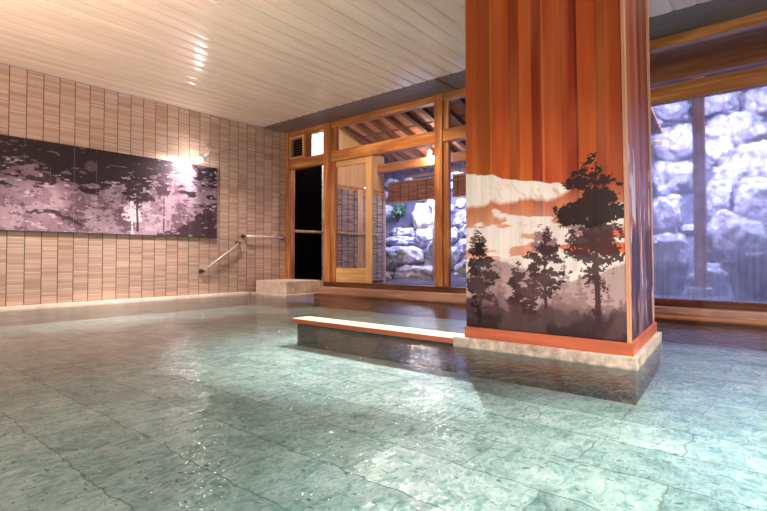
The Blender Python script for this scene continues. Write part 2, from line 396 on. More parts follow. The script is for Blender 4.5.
# ================================================================== THE ROOM
WY = 5.835; CZ = 2.97
struct(box('floor', M['floor'], 0.0, 11.0, -4.0, WY + 0.1, -0.32, -0.20), 'pale green stone slabs of the pool bottom under the water', 'floor')
struct(box('wall_left', M['tile'], -0.15, 0.0, -4.0, WY + 0.06, -0.32, CZ), 'tall wall of ribbed beige tiles at the left', 'wall')
struct(box('wall_back', M['tile'], -0.15, 11.15, -4.15, -4.0, -0.32, CZ)); struct(box('wall_right', M['tile'], 11.0, 11.15, -4.0, WY + 0.1, -0.32, CZ))
mb = MB()                                            # ceiling: softly bowed boards running away from the pool's near end
x = 0.0; bw = 0.19
while x < 11.0:
    poly = []
    for k in range(9):
        t = k / 8; poly.append((x + 0.002 + t * (bw - 0.004), CZ - 0.0022 * (1 - (2 * t - 1) ** 2) + (0.003 if k in (0, 8) else 0)))
    mb.prism(poly + [(x + bw - 0.001, CZ + 0.02), (x + 0.001, CZ + 0.02)], -4.0, 5.29)
    x += bw
mb.box(0, 11, -4, 5.29, CZ + 0.012, CZ + 0.05)
o = mb.build('ceiling', M['ceiling']); struct(o, 'cream ceiling of glossy narrow boards', 'ceiling')
struct(box('trim_1', M['lath'], 0, 11, 5.29, WY + 0.1, CZ - 0.003, CZ + 0.05), 'dark finely ribbed ceiling strip above the windows', 'trim')
struct(box('trim_2', M['louvre'], 3.73, 3.775, 5.29, WY, CZ - 0.008, CZ), 'thin pale batten crossing the dark ceiling strip', 'trim')
# wall foot: coping along the left wall
struct(box('baseboard_left', M['ledge'], 0.0, 0.09, -4.0, 4.99, -0.02, 0.034, bevel=0.004), 'narrow pale wet ledge along the foot of the tiled wall', 'baseboard')

struct(box('trim_22', M['sub'], 0.0, 0.06, -4.0, 4.99, -0.2, -0.02), 'green stone band of the pool side under the pale ledge, darkened to imitate underwater shade', 'trim')
# window wall: posts and beams
def post(n, x0, x1, z0, z1, label, y0=WY, y1=WY + 0.14): struct(box(f'trim_{n}', M['frame_v'], x0, x1, y0, y1, z0, z1, bevel=0.006), label, 'post')
post(3, 0.0, 0.115, 0.0, CZ, 'wooden corner post where tiled wall meets the windows')
post(4, 1.065, 1.225, 0.17, CZ - 0.003, 'wooden post between the dark doorway and the sliding door', WY - 0.02)
post(5, 3.374, 3.505, 0.17, CZ - 0.003, 'wooden post between the big clear pane and the pane by the pillar', WY - 0.02)
post(6, 5.30, 5.44, 0.17, CZ - 0.003, 'wooden post behind the painted pillar', WY - 0.02)
post(7, 8.2, 8.34, 0.17, CZ - 0.003, 'wooden post ending the fogged window', WY - 0.02)
def beam(n, x0, x1, z0, z1, label, m='frame_h', y0=WY, y1=WY + 0.12, cat='beam'): struct(box(f'trim_{n}', M[m], x0, x1, y0, y1, z0, z1, bevel=0.005), label, cat)
beam(8, 0.115, 1.065, 2.275, 2.445, 'short wooden beam under the louvre at the corner')
beam(9, 1.225, 3.374, 2.275, 2.455, 'long wooden beam above the sliding door and big clear pane')
beam(10, 3.505, 5.30, 2.275, 2.455, 'wooden beam running behind the painted pillar')
beam(11, 5.44, 8.2, 2.275, 2.45, 'wooden beam above the fogged window')
beam(12, 0.115, 1.065, 2.87, CZ - 0.004, 'top rail over the louvre')
beam(13, 1.225, 3.374, 2.87, CZ - 0.004, 'top rail over the long transom pane')
beam(14, 3.505, 5.30, 2.87, CZ - 0.004, 'top rail over the transom by the pillar')
beam(15, 5.44, 8.2, 2.86, CZ - 0.004, 'top rail over the right hand transom')
beam(16, 1.09, 5.42, 0.135, 0.215, 'brown sill rail under the clear panes', 'sill_dark', WY - 0.05)
beam(17, 5.42, 11.0, 0.12, 0.195, 'dark wet sill rail under the fogged window', 'sill_dark', WY - 0.05)
beam(18, 1.09, 5.42, -0.2, 0.135, 'weathered pinkish board face below the clear panes', 'sill', 5.70, WY + 0.1)
beam(23, 5.42, 11.0, -0.2, 0.12, 'weathered pinkish board face below the fogged window', 'sill', 5.60, WY + 0.1)
beam(19, 1.09, 5.42, -0.2, 0.02, 'dark wet wooden kerb at the waterline below the clear panes', 'sill_dark', 5.58, 5.70)
beam(24, 5.42, 11.0, -0.2, 0.025, 'dark wet wooden kerb at the waterline below the fogged window', 'sill_dark', 5.44, 5.60)
beam(20, 5.42, 11.0, 0.025, 0.05, 'low brown board lying on the kerb below the fogged window', 'frame_h', 5.46, 5.60)
beam(21, 0.115, 1.065, 0.1, 0.22, 'threshold board of the dark doorway', 'sill', WY, WY + 0.14)

# windows
def window(n, x0, x1, z0, z1, glass, label, jambs=(0, 0), y=WY + 0.05, mat='frame_v', t=0.05):
    r = bpy.data.objects.new(f'window_{n}', None); sc.collection.objects.link(r); r.location = ((x0 + x1) / 2, y, z0); struct(r, label, 'window')
    for j, (a, b) in zip(jambs, ((x0, x0 + jambs[0]), (x1 - jambs[1], x1))):
        if j: box('jamb', M[mat], a, b, y - 0.02, y + t, z0, z1, r, 0.003)
    box('pane', M[glass], x0 + jambs[0], x1 - jambs[1], y + 0.01, y + 0.016, z0, z1, r); return r
window(1, 0.585, 1.065, 2.445, 2.87, 'glass', 'small bright transom pane between louvre and post', (0.045, 0))
window(2, 1.225, 3.374, 2.455, 2.87, 'glass', 'long transom pane showing the porch rafters', (0.10, 0))
window(3, 3.505, 5.30, 2.455, 2.87, 'glass', 'transom pane beside the painted pillar', (0.075, 0))
window(4, 5.44, 8.2, 2.45, 2.86, 'glass', 'transom pane above the fogged window')
window(5, 2.12, 3.374, 0.215, 2.275, 'glass_haze', 'big clear pane facing the rock garden')
window(6, 3.505, 5.30, 0.215, 2.275, 'glass_haze', 'tall pane between post and painted pillar', (0.075, 0))
window(7, 5.44, 8.2, 0.195, 2.275, 'glass_fog', 'large fogged window streaked with condensation')
# sliding door
d = bpy.data.objects.new('door_1', None); sc.collection.objects.link(d); d.location = (1.66, WY + 0.05, 0.215); struct(d, 'pale wooden sliding door with a tall glass pane', 'door')
y0, y1 = WY + 0.045, WY + 0.085
box('stile', M['frame_v'], 1.225, 1.315, y0 - 0.02, y1, 0.215, 2.275, d, 0.003); box('stile', M['door_v'], 1.995, 2.12, y0, y1, 0.215, 2.275, d, 0.003)
box('rail', M['door_h'], 1.315, 1.995, y0, y1, 2.18, 2.275, d, 0.003); box('bottom_panel', M['door_h'], 1.315, 1.995, y0, y1, 0.215, 0.455, d, 0.003)
box('pane', M['glass_haze'], 1.315, 1.995, y0 + 0.015, y0 + 0.021, 0.455, 2.18, d)
# louvre
v = thing('vent_grille', (0.33, WY + 0.02, 2.45), 'small louvred vent in a pale frame at the top corner', 'vent')
mb = MB(); mb.box(0.125, 0.155, WY - 0.005, WY + 0.08, 2.46, 2.86); mb.box(0.485, 0.53, WY - 0.005, WY + 0.08, 2.46, 2.86)
mb.box(0.155, 0.485, WY - 0.005, WY + 0.08, 2.83, 2.86); mb.box(0.155, 0.485, WY - 0.005, WY + 0.08, 2.46, 2.485)
mb.build('vent_frame', M['door_v'], v)
for k in range(7):
    z = 2.495 + k * 0.048
    MB().hexa([(0.155, WY + 0.01, z), (0.485, WY + 0.01, z), (0.485, WY + 0.07, z + 0.035), (0.155, WY + 0.07, z + 0.035), (0.155, WY + 0.01, z + 0.008), (0.485, WY + 0.01, z + 0.008), (0.485, WY + 0.07, z + 0.043), (0.155, WY + 0.07, z + 0.043)]).build('slat', M['louvre'], v)
box('backing', M['black'], 0.155, 0.485, WY + 0.072, WY + 0.08, 2.485, 2.83, v)
box('vent_stile', M['frame_v'], 0.53, 0.585, WY, WY + 0.1, 2.446, 2.87, v)

# pool water
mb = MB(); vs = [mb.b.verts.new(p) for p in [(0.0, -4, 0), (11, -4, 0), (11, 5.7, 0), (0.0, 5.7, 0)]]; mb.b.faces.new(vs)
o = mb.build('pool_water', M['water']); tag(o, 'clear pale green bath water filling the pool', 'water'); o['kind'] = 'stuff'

# stone block and slab at the corner
tag(box('stone_block', M['block'], 0.14, 0.975, 5.09, WY - 0.005, 0.03, 0.235, bevel=0.008), 'pale stone block step in front of the dark doorway', 'step')
tag(box('stone_slab', M['block'], 0.095, 1.08, 5.0, WY - 0.007, -0.03, 0.028, bevel=0.006), 'low wet stone slab at the waterline under the stone block', 'slab')
# plank on its partition
p = thing('partition_bench', (4.53, 3.1, -0.2), 'long low wooden topped divider across the pool, running up to the pillar', 'divider')
box('cap_board', M['plank'], 3.66, 5.43, 2.995, 3.20, 0.018, 0.052, p, 0.004)
box('edge_strip', M['trim'], 3.66, 5.43, 2.985, 2.995, 0.012, 0.048, p)
box('stone_base', M['sub'], 3.70, 5.43, 3.02, 3.17, -0.2, 0.018, p)

# ------------------------------------------------------------------ the painted pillar
pil = thing('painted_pillar', (6.0, 3.6, 0), 'square cedar clad pillar painted with pine trees and a snowy mountain', 'pillar')
def hx(xl, xr0, xr1, yf, yb, z0, z1, inset=0.0):
    """tapering block: left x, right front x, right back x"""
    return MB().hexa([(xl, yf, z0), (xr0, yf, z0), (xr1, yb, z0), (xl, yb, z0), (xl, yf, z1), (xr0, yf, z1), (xr1, yb, z1), (xl, yb, z1)])
hx(5.431, 6.622, 6.53, 2.985, 4.18, -0.01, 0.062).build('plinth', M['plinth'], pil, 0.004)
hx(5.445, 6.61, 6.52, 3.0, 4.17, -0.2, -0.01).build('submerged_base', M['sub'], pil)
hx(5.500, 6.592, 6.502, 3.03, 4.16, 0.062, 0.135).build('base_trim', M['trim'], pil, 0.003)
def lean(z): return -0.030 * min(1, max(0, (z - 0.13) / 2.2))
core = [(5.53, 3.07, 0.135), (6.545, 3.07, 0.135), (6.46, 4.13, 0.135), (5.53, 4.13, 0.135)]
MB().hexa(core + [(x + (lean(3) if x > 6 else 0), y, CZ) for x, y, z in core]).build('core', M['sill_dark'], pil)
MB().hexa([(6.559, 3.04, .135), (6.577, 3.04, .135), (6.572, 3.095, .135), (6.559, 3.09, .135), (6.529, 3.04, CZ), (6.547, 3.04, CZ), (6.542, 3.095, CZ), (6.529, 3.09, CZ)]).build('corner_strip', M['corner'], pil)
MB().hexa([(6.455, 4.12, .135), (6.486, 4.12, .135), (6.486, 4.155, .135), (6.455, 4.155, .135), (6.437, 4.12, CZ), (6.468, 4.12, CZ), (6.468, 4.155, CZ), (6.437, 4.155, CZ)]).build('corner_strip', M['corner'], pil)

NX, NZ = 340, 400
zs = np.concatenate([np.linspace(0.137, 1.30, NZ), np.linspace(1.32, CZ - 0.004, 10)])
xs = np.linspace(0, 1, NX)
S, Z = np.meshgrid(xs, zs, indexing='ij'); X = 5.507 + S * (6.558 - 5.507)
# cedar boards
edges = [5.50, 5.60, 5.70, 5.715, 5.842, 5.92, 6.005, 6.075, 6.088, 6.20, 6.29, 6.305, 6.41, 6.47, 6.60]
cols = [(206, 92, 28), (176, 84, 26), (226, 124, 60), (214, 86, 30), (168, 66, 24), (222, 104, 38), (164, 52, 24), (228, 124, 64), (208, 72, 32), (178, 56, 26), (120, 42, 20), (220, 96, 34), (172, 68, 26), (200, 84, 32)]
img = np.zeros(X.shape + (3,)); wob = (fbm(X, Z, 2, 3, 2) - 0.5) * 0.01
for a, b, c in zip(edges, edges[1:], cols):
    m = (X + wob >= a) & (X + wob < b); img[m] = np.array(lin(c)) * 0.78
img *= (0.86 + 0.28 * fbm(X, Z * 0.12, 14, 5, 3))[..., None]
img = over(img, soft(fbm(X, Z * 0.15, 9, 6, 2) - 0.62, 0.2), (226, 128, 66), 0.4)
mist = np.clip((1.06 - Z) / 0.25, 0, 1)
# pale haze below the ridge
img = over(img, mist * (Z < 1.2), (232, 176, 148), 0.75)
# snowy ridge
ridge = np.interp(X, [5.50, 5.60, 5.72, 5.844, 6.0, 6.179, 6.253, 6.262], [1.221, 1.205, 1.19, 1.143, 1.12, 1.09, 1.05, 0.9]) + (fbm(X, Z * 0, 18, 8, 3) - 0.5) * 0.018
low = np.interp(X, [5.50, 5.70, 5.95, 6.1, 6.25], [0.985, 1.0, 1.0, 0.985, 1.035]) + (fbm(X, Z, 14, 9, 4, 1.0, 0.5) - 0.5) * 0.06
sn = soft(ridge - Z, 0.006) * soft(Z - low, 0.03) * (X < 6.265)
img = over(img, sn, (248, 238, 232), 0.97)
st = fbm(X + Z * 0.9, Z - X * 0.4, 40, 12, 3, 1.2, 0.35)
img = over(img, soft(st - 0.60, 0.05) * sn * np.clip((X - 5.55) / 0.6, 0.15, 1) * soft(ridge - 0.02 - Z, 0.03), (224, 150, 116), 0.55)
# cloud banks
cl = fbm(X, Z, 5.5, 21, 5, 0.7, 1.9)
band = np.interp(Z, [0.40, 0.52, 0.66, 0.80, 0.88, 0.96], [0.45, 0.42, 0.22, 0.20, 0.16, -0.22])
img = over(img, soft(cl - 0.60 + band, 0.03) * (Z < 1.0), (244, 234, 230), 0.93)
cl2 = fbm(X, Z, 5, 31, 5, 0.6, 2.6)
img = over(img, soft(cl2 - 0.635, 0.02) * soft(Z - 0.62, 0.05) * soft(0.84 - Z, 0.05), (226, 104, 52), 0.9)
img = over(img, soft(cl2 - 0.56, 0.02) * soft(Z - 0.60, 0.05) * soft(0.80 - Z, 0.05) * soft(X - 6.42, 0.02), (226, 110, 50), 0.9)
# far mauve woods
def hill(pts, f, amp, seed): return np.interp(X, [p[0] for p in pts], [p[1] for p in pts]) + (fbm(X, Z, f, seed, 4, 1, 0.5) - 0.5) * amp
h1 = hill([(5.5, 0.52), (5.75, 0.60), (5.95, 0.55), (6.15, 0.47), (6.35, 0.50), (6.58, 0.60)], 9, 0.10, 41)
img = over(img, soft(h1 - Z, 0.02), (176, 146, 146), 0.95)
for cx, zt, wd, sd, c in [(5.77, 0.56, 0.07, 61, (150, 118, 120)), (6.20, 0.60, 0.09, 62, (160, 128, 130)), (6.30, 0.52, 0.08, 63, (146, 116, 118)), (6.46, 0.46, 0.07, 64, (132, 104, 108)),
                          (5.70, 0.62, 0.06, 65, (166, 130, 130)), (6.53, 0.38, 0.05, 66, (120, 92, 98)), (6.15, 0.44, 0.07, 67, (140, 110, 112))]:
    img = over(img, tree(X, Z, cx, [(0.15, wd), (zt * 0.6, wd * 0.9), (zt, 0.005)], sd, 0.05, (0.14, zt), 1.2, 26, 0.005), c, 0.9)
h2 = hill([(5.5, 0.36), (5.7, 0.40), (5.95, 0.30), (6.2, 0.33), (6.4, 0.30), (6.58, 0.34)], 14, 0.13, 42)
img = over(img, soft(h2 - Z, 0.02), (124, 96, 100), 0.85)
h3 = hill([(5.5, 0.34), (5.8, 0.28), (6.1, 0.30), (6.4, 0.28), (6.58, 0.31)], 18, 0.13, 43)
img = over(img, soft(h3 - Z, 0.03), (70, 50, 54), 0.9)
img = over(img, np.clip((0.32 - Z) / 0.18, 0, 1), (40, 28, 31), 0.85)
# trees
MAU = (150, 112, 118); DK = (36, 20, 22); MD = (64, 40, 44)
img = over(img, tree(X, Z, 6.36, [(0.74, 0.08), (0.82, 0.16), (0.90, 0.20), (0.95, 0.10)], 72, 0.05, None, 1.2, 26), (164, 124, 128), 0.95)
img = over(img, tree(X, Z, 6.40, [(0.20, 0.0), (0.55, 0.08), (0.60, 0.17), (0.72, 0.19), (0.80, 0.14), (0.86, 0.02)], 71, 0.085, (0.20, 1.2), 1.3, 24, 0.014), (66, 38, 42), 0.96)
img = over(img, tree(X, Z, 6.38, [(0.82, 0.12), (0.87, 0.25), (0.95, 0.22), (1.02, 0.17), (1.10, 0.16), (1.17, 0.11), (1.235, 0.03)], 73, 0.085, None, 1.1, 22), DK, 0.98)
img = over(img, tree(X, Z, 6.08, [(0.66, 0.08), (0.74, 0.09), (0.84, 0.03)], 74, 0.05, None, 1.3, 28), MAU, 0.95)
img = over(img, tree(X, Z, 6.085, [(0.36, 0.05), (0.48, 0.13), (0.58, 0.14), (0.66, 0.13), (0.74, 0.04), (0.80, 0.0)], 75, 0.07, (0.20, 0.78), 1.3, 24, 0.009), MD, 0.97)
img = over(img, tree(X, Z, 5.60, [(0.66, 0.08), (0.74, 0.07), (0.81, 0.02)], 76, 0.05, None, 1.3, 28), (110, 78, 82), 0.95)
img = over(img, tree(X, Z, 5.62, [(0.22, 0.06), (0.36, 0.12), (0.48, 0.14), (0.60, 0.12), (0.72, 0.05), (0.76, 0.02)], 77, 0.07, (0.15, 0.75), 1.3, 24, 0.009), DK, 0.97)
img = over(img, tree(X, Z, 5.895, [(0.20, 0.05), (0.34, 0.09), (0.46, 0.08), (0.52, 0.06), (0.60, 0.01)], 78, 0.06, (0.16, 0.58), 1.3, 26, 0.007), MD, 0.97)
img = over(img, tree(X, Z, 5.99, [(0.27, 0.03), (0.32, 0.06), (0.42, 0.05), (0.48, 0.01)], 79, 0.05, None, 1.3, 26), MD, 0.95)
img = over(img, tree(X, Z, 5.73, [(0.15, 0.08), (0.25, 0.08), (0.33, 0.02)], 80, 0.05, None, 1.3, 26), (52, 34, 38), 0.95)
img = over(img, soft(fbm(X, Z, 7, 160, 5) - 0.50, 0.12) * (Z < 0.62) * (Z > 0.14), (146, 112, 116), 0.18)
P = np.stack([5.507 + S * (6.558 + lean(0) + np.array([lean(z) for z in zs])[None, :] - 5.507), np.full_like(X, 3.045), Z], -1)
panel_mesh('mural_panel', P, img, M['mural'], pil, (0, 0.02, 0))
# right side panel
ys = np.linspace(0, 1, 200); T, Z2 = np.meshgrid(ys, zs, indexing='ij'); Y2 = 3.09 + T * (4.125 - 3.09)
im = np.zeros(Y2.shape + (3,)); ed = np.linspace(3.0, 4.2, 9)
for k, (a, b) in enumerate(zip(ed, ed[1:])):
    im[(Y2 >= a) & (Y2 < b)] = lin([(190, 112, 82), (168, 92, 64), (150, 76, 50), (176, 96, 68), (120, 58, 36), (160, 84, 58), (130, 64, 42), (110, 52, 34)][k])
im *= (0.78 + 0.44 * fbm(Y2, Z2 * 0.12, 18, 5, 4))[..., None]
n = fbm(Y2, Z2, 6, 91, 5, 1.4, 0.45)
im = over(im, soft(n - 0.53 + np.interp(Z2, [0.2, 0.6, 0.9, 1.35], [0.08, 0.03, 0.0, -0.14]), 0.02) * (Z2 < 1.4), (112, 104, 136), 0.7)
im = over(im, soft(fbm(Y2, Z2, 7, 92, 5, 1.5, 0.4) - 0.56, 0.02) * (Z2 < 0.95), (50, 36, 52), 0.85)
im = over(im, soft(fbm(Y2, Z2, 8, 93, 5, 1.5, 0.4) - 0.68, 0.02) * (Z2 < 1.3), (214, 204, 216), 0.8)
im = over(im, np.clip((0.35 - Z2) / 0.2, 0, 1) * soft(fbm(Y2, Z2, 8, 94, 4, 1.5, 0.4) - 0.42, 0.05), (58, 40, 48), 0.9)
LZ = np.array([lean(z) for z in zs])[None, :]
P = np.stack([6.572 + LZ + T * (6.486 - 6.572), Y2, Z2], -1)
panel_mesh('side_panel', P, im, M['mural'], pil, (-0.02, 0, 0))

# ------------------------------------------------------------------ picture on the left wall
pic = thing('wall_picture', (0.02, 2.6, 0.955), 'long dark mauve picture of misty pine woods on the tiled wall', 'picture')
ny, nz = 620, 220
yy = np.linspace(0.85, 4.385, ny); zz = np.linspace(0.957, 2.098, nz); Y, Z = np.meshgrid(yy, zz, indexing='ij')
im = np.zeros(Y.shape + (3,)) + np.array(lin((142, 116, 130)))
im = over(im, soft(fbm(Y, Z, 3, 101, 5) - 0.5, 0.2), (172, 146, 160), 0.7)
im = over(im, soft(fbm(Y, Z, 6, 102, 5, 0.6, 1.2) - 0.56, 0.03), (120, 98, 110), 0.7)
im = over(im, np.clip((Z - 1.45) / 0.5, 0, 1), (80, 60, 70), 0.7)
for k, (cx, zt, wd, c) in enumerate([(0.95, 1.6, .2, 0), (1.25, 1.5, .18, 1), (1.6, 1.35, .16, 1), (2.35, 1.62, .17, 0), (2.55, 1.55, .16, 1), (2.75, 1.70, .17, 1), (2.95, 1.6, .16, 0), (3.25, 1.55, .16, 1), (3.6, 1.75, .18, 1), (3.75, 1.5, .17, 0), (4.0, 1.75, .20, 1), (4.25, 1.5, .15, 0)]):
    im = over(im, tree(Y, Z, cx, [(1.0, wd * .8), (1.25, wd), (zt - .2, wd * .6), (zt, 0.01)], 110 + k, 0.11, (0.95, zt), 1.4, 14, 0.008), ((104, 80, 92), (172, 148, 162))[c], 0.85)
im = over(im, tree(Y, Z, 3.04, [(1.12, 0.05), (1.2, 0.16), (1.32, 0.12), (1.46, 0.01)], 130, 0.09, (0.96, 1.45), 1.3, 16, 0.012), (226, 210, 220), 0.95)
# dark canopy
cb = np.interp(Y, [0.85, 1.5, 1.85, 2.0, 2.25, 2.5, 2.75, 3.0, 3.2, 3.6, 4.385], [1.70, 1.80, 1.76, 1.70, 1.62, 1.58, 1.66, 1.74, 1.74, 1.92, 2.02])
im = over(im, soft(Z - cb + (fbm(Y, Z, 9, 103, 5, 0.7, 1.6) - 0.5) * 0.5, 0.02), (42, 30, 36), 0.96)
im = over(im, soft(fbm(Y, Z, 9, 104, 5, 0.6, 2.2) - 0.57, 0.02) * (Y < 2.1) * (Z > 1.5), (46, 34, 40), 0.95)
im = over(im, soft(0.075 - np.hypot(Y - 2.5, Z - 1.86), 0.01), (104, 82, 84), 0.6)
im = over(im, tree(Y, Z, 3.12, [(1.35, 0.05), (1.5, 0.22), (1.65, 0.24), (1.85, 0.2), (2.0, 0.22), (2.1, 0.2)], 131, 0.13, (1.0, 2.0), 1.4, 12, 0.014), (46, 32, 40), 0.95)
im = over(im, tree(Y, Z, 3.50, [(1.55, 0.05), (1.65, 0.14), (1.8, 0.14), (1.95, 0.03)], 132, 0.11, (1.0, 1.9), 1.4, 12, 0.010), (70, 52, 62), 0.9)
im = over(im, soft(fbm(Y, Z, 8, 105, 5, 0.7, 2.6) - 0.56, 0.02) * soft(Y - 3.72, 0.1) * soft(Z - 1.42, 0.05), (38, 28, 34), 0.96)
im = over(im, soft(np.interp(Y, [3.5, 3.8, 4.1, 4.385], [0.95, 1.12, 1.38, 1.45]) - Z + (fbm(Y, Z, 9, 106, 5) - 0.5) * 0.3, 0.03) * (Y > 3.4), (62, 46, 54), 0.92)
im = over(im, soft(fbm(Y, Z, 7, 107, 4, 0.6, 1.4) - 0.52, 0.02) * soft(0.045 - np.abs(Z - np.interp(Y, [1.75, 2.0, 2.15, 2.4], [1.24, 1.22, 1.16, 1.08])), 0.02) * (Y > 1.7) * (Y < 2.42), (54, 40, 48), 0.95)
im = over(im, soft(0.075 * (fbm(Y, Z, 10, 141, 4) - 0.25) - np.abs(Z - (fbm(Y, Z * 0, 5, 142, 3) - 0.5) * 0.16 - np.interp(Y, [1.75, 2.0, 2.2, 2.4], [1.2, 1.23, 1.15, 1.10])), 0.01) * (Y > 1.78) * (Y < 2.4), (54, 40, 48), 0.9)
im = over(im, soft(fbm(Y, Z, 22, 150, 4, 0.7, 1.4) - 0.68, 0.02) * (Z < cb), (74, 54, 64), 0.7)
im = over(im, soft(fbm(Y, Z, 20, 151, 4, 0.7, 1.4) - 0.70, 0.02) * (Z < cb + 0.05), (204, 184, 196), 0.6)
im = over(im, soft(fbm(Y, Z, 16, 152, 4, 0.6, 1.8) - 0.70, 0.02) * (Z > cb - 0.1), (122, 98, 108), 0.7)
for y_ in np.arange(0.95, 4.3, 0.27):
    im = over(im, soft(0.002 - np.abs(Y - y_), 0.003) * (fbm(Y, Z, 3, 140, 2) > 0.45), (196, 172, 184), 0.3)
P = np.stack([np.full_like(Y, 0.046), Y, Z], -1)
panel_mesh('print', P, im, M['print'], pic, (-0.012, 0, 0))
box('frame', M['dark_rim'], 0.002, 0.034, 0.845, 4.39, 0.952, 2.103, pic)

# ------------------------------------------------------------------ spotlight over the picture
sp = thing('wall_spotlight', (0.0, 4.25, 2.41), 'lit spotlight on a short arm above the right end of the picture', 'spotlight')
L0 = Vector((0.27, 3.985, 2.175)); aim = (Vector((0.0, 3.70, 1.85)) - L0).normalized()
MB().tube([(0.0, 4.25, 2.41), (0.025, 4.25, 2.41)], 0.045, 20).build('wall_plate', M['steel'], sp)
MB().tube([(0.02, 4.25, 2.41), (0.12, 4.2, 2.40), L0 - aim * 0.12], 0.011).build('arm', M['steel'], sp, smooth=True)
head = MB().tube([L0 - aim * 0.14, L0 - aim * 0.10, L0 - aim * 0.02, L0], [0.022, 0.04, 0.05, 0.055], 20).build('lamp_head', M['white'], sp, smooth=True)
bb = MB(); bmesh.ops.create_icosphere(bb.b, subdivisions=3, radius=0.042)
for vv in bb.b.verts: vv.co += L0 + aim * 0.045
bb.build('bulb', M['bulb'], head, smooth=True)
light('SPOT', 'picture_light', tuple(L0 + aim * 0.10), tuple(L0 + aim), 90, (1.0, 0.84, 0.86), 0.03, 115, 0.6)

# ------------------------------------------------------------------ grab rails
def rail(a, b, label, off=0.07):
    t = thing('grab_rail', (0, a[0], a[1]), label, 'handrail')
    A = Vector((0.0, *a)); B = Vector((0.0, *b)); n_ = Vector((off, 0, 0))
    MB().tube([A + n_, B + n_], 0.016, 14).build('bar', M['steel'], t, smooth=True)
    for q in (A, B):
        MB().tube([q, q + Vector((0.012, 0, 0))], 0.036, 18).build('flange', M['dark_metal'], t)
        MB().tube([q + Vector((0.01, 0, 0)), q + Vector((off + 0.016, 0, 0))], 0.019, 12).build('bracket', M['dark_metal'], t)
rail((4.139, 0.411), (4.80, 0.875), 'slanting steel grab rail on the tiled wall')
rail((4.91, 1.0), (5.76, 0.996), 'level steel grab rail on the tiled wall near the corner post')

# ================================================================== THE PORCH
po = thing('porch', (2.0, 7.2, 0.05), 'open wooden porch roof outside the windows, with rafters, boards and a cross beam', 'porch')
rz = lambda y: 3.63 - 0.26 * (y - 6.0)
MB().hexa([(0.0, 5.99, rz(6) + .10), (5.60, 5.99, rz(6) + .10), (5.60, 9.6, rz(9.6) + .10), (0.0, 9.6, rz(9.6) + .10), (0.0, 5.99, rz(6) + .14), (5.60, 5.99, rz(6) + .14), (5.60, 9.6, rz(9.6) + .14), (0.0, 9.6, rz(9.6) + .14)]).build('roof_boarding', M['roofboard'], po)
x = 0.1
while x < 5.55:
    MB().hexa([(x, 6.0, rz(6)), (x + .09, 6.0, rz(6)), (x + .09, 9.55, rz(9.55)), (x, 9.55, rz(9.55)), (x, 6.0, rz(6) + .1), (x + .09, 6.0, rz(6) + .1), (x + .09, 9.55, rz(9.55) + .1), (x, 9.55, rz(9.55) + .1)]).build('rafter', M['rafter'], po)
    x += 0.40
box('cross_beam', M['beam_out'], -0.0, 5.0, 8.5, 8.64, 2.58, 2.77, po, 0.006)
box('wall_plate', M['rafter'], 0.0, 5.6, 5.98, 6.0, 2.98, 3.7, po)
box('cross_beam', M['beam_out'], 5.1, 8.8, 8.5, 8.64, 3.36, 3.54, po, 0.006)
box('eave_lath', M['bamboo'], -0.1, 5.6, 9.56, 9.60, 2.60, 2.66, po)
for z in (7.0, 7.8, 8.6):
    box('batten', M['rafter'], 0.0, 5.6, z, z + 0.04, rz(z) + 0.085, rz(z) + 0.10, po)
pw = thing('porch_post', (6.26, 8.57, 0.0), 'upright wooden post seen through the fogged window', 'post')
box('shaft', M['beam_out'], 6.185, 6.335, 8.50, 8.64, 0.18, 3.36, pw, 0.006); box('foot_stone', M['rock'], 6.12, 6.40, 8.44, 8.70, 0.0, 0.18, pw, 0.02)
so = thing('eave_soffit', (8, 6.4, 2.9), 'flat boarded eave above the fogged window', 'eave')
box('soffit_board', M['roofboard'], 5.62, 10.5, 5.98, 6.78, 3.0, 3.03, so); box('eave_beam', M['beam_out'], 5.62, 10.5, 6.78, 6.9, 2.80, 3.0, so)
# side wall of the porch
sw = thing('porch_side_wall', (-0.06, 7.5, 0.1), 'boarded side wall of the porch, pale above and open for a reed blind below', 'wall')
MB().hexa([(-.10, 6.97, 2.17), (-.004, 6.97, 2.17), (-.004, 8.75, 2.17), (-.10, 8.75, 2.17), (-.10, 6.97, rz(6.97) + .14), (-.004, 6.97, rz(6.97) + .14), (-.004, 8.75, rz(8.75) + .14), (-.10, 8.75, rz(8.75) + .14)]).build('upper_boarding', M['ply'], sw); box('moulding', M['beam_out'], -0.10, 0.02, 6.97, 8.75, 2.12, 2.17, sw)
box('wall_post', M['door_v'], -0.10, 0.06, 7.78, 7.95, 0.05, 2.12, sw); box('wall_post', M['door_v'], -0.10, 0.02, 8.70, 8.78, 0.05, 2.12, sw)
box('backing', M['sill_dark'], -0.14, -0.10, 6.9, 8.75, 0.05, 3.2, sw)
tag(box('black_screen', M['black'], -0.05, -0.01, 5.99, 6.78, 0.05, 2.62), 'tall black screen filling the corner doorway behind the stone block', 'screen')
tag(MB().hexa([(-0.10, 6.78, .05), (-0.05, 6.86, .05), (-0.05, 6.97, .05), (-0.10, 6.97, .05), (-0.10, 6.60, 2.9), (-0.02, 6.62, 2.9), (-0.02, 6.97, 2.9), (-0.10, 6.97, 2.9)]).build('grey_curtain', M['white']), 'narrow pale curtain strip at the right edge of the black screen', 'curtain')
tag(box('white_panel', M['white'], -0.10, -0.01, 5.98, 6.94, 2.63, 3.45), 'bright white panel outside the small transom pane', 'panel')
tag(MB().tube([(0.10, 5.99, 1.13), (0.10, 8.42, 1.14)], 0.026, 14).build('bamboo_pole', M['bamboo'], smooth=True), 'level bamboo pole along the porch side wall, in front of the reed blind', 'pole')

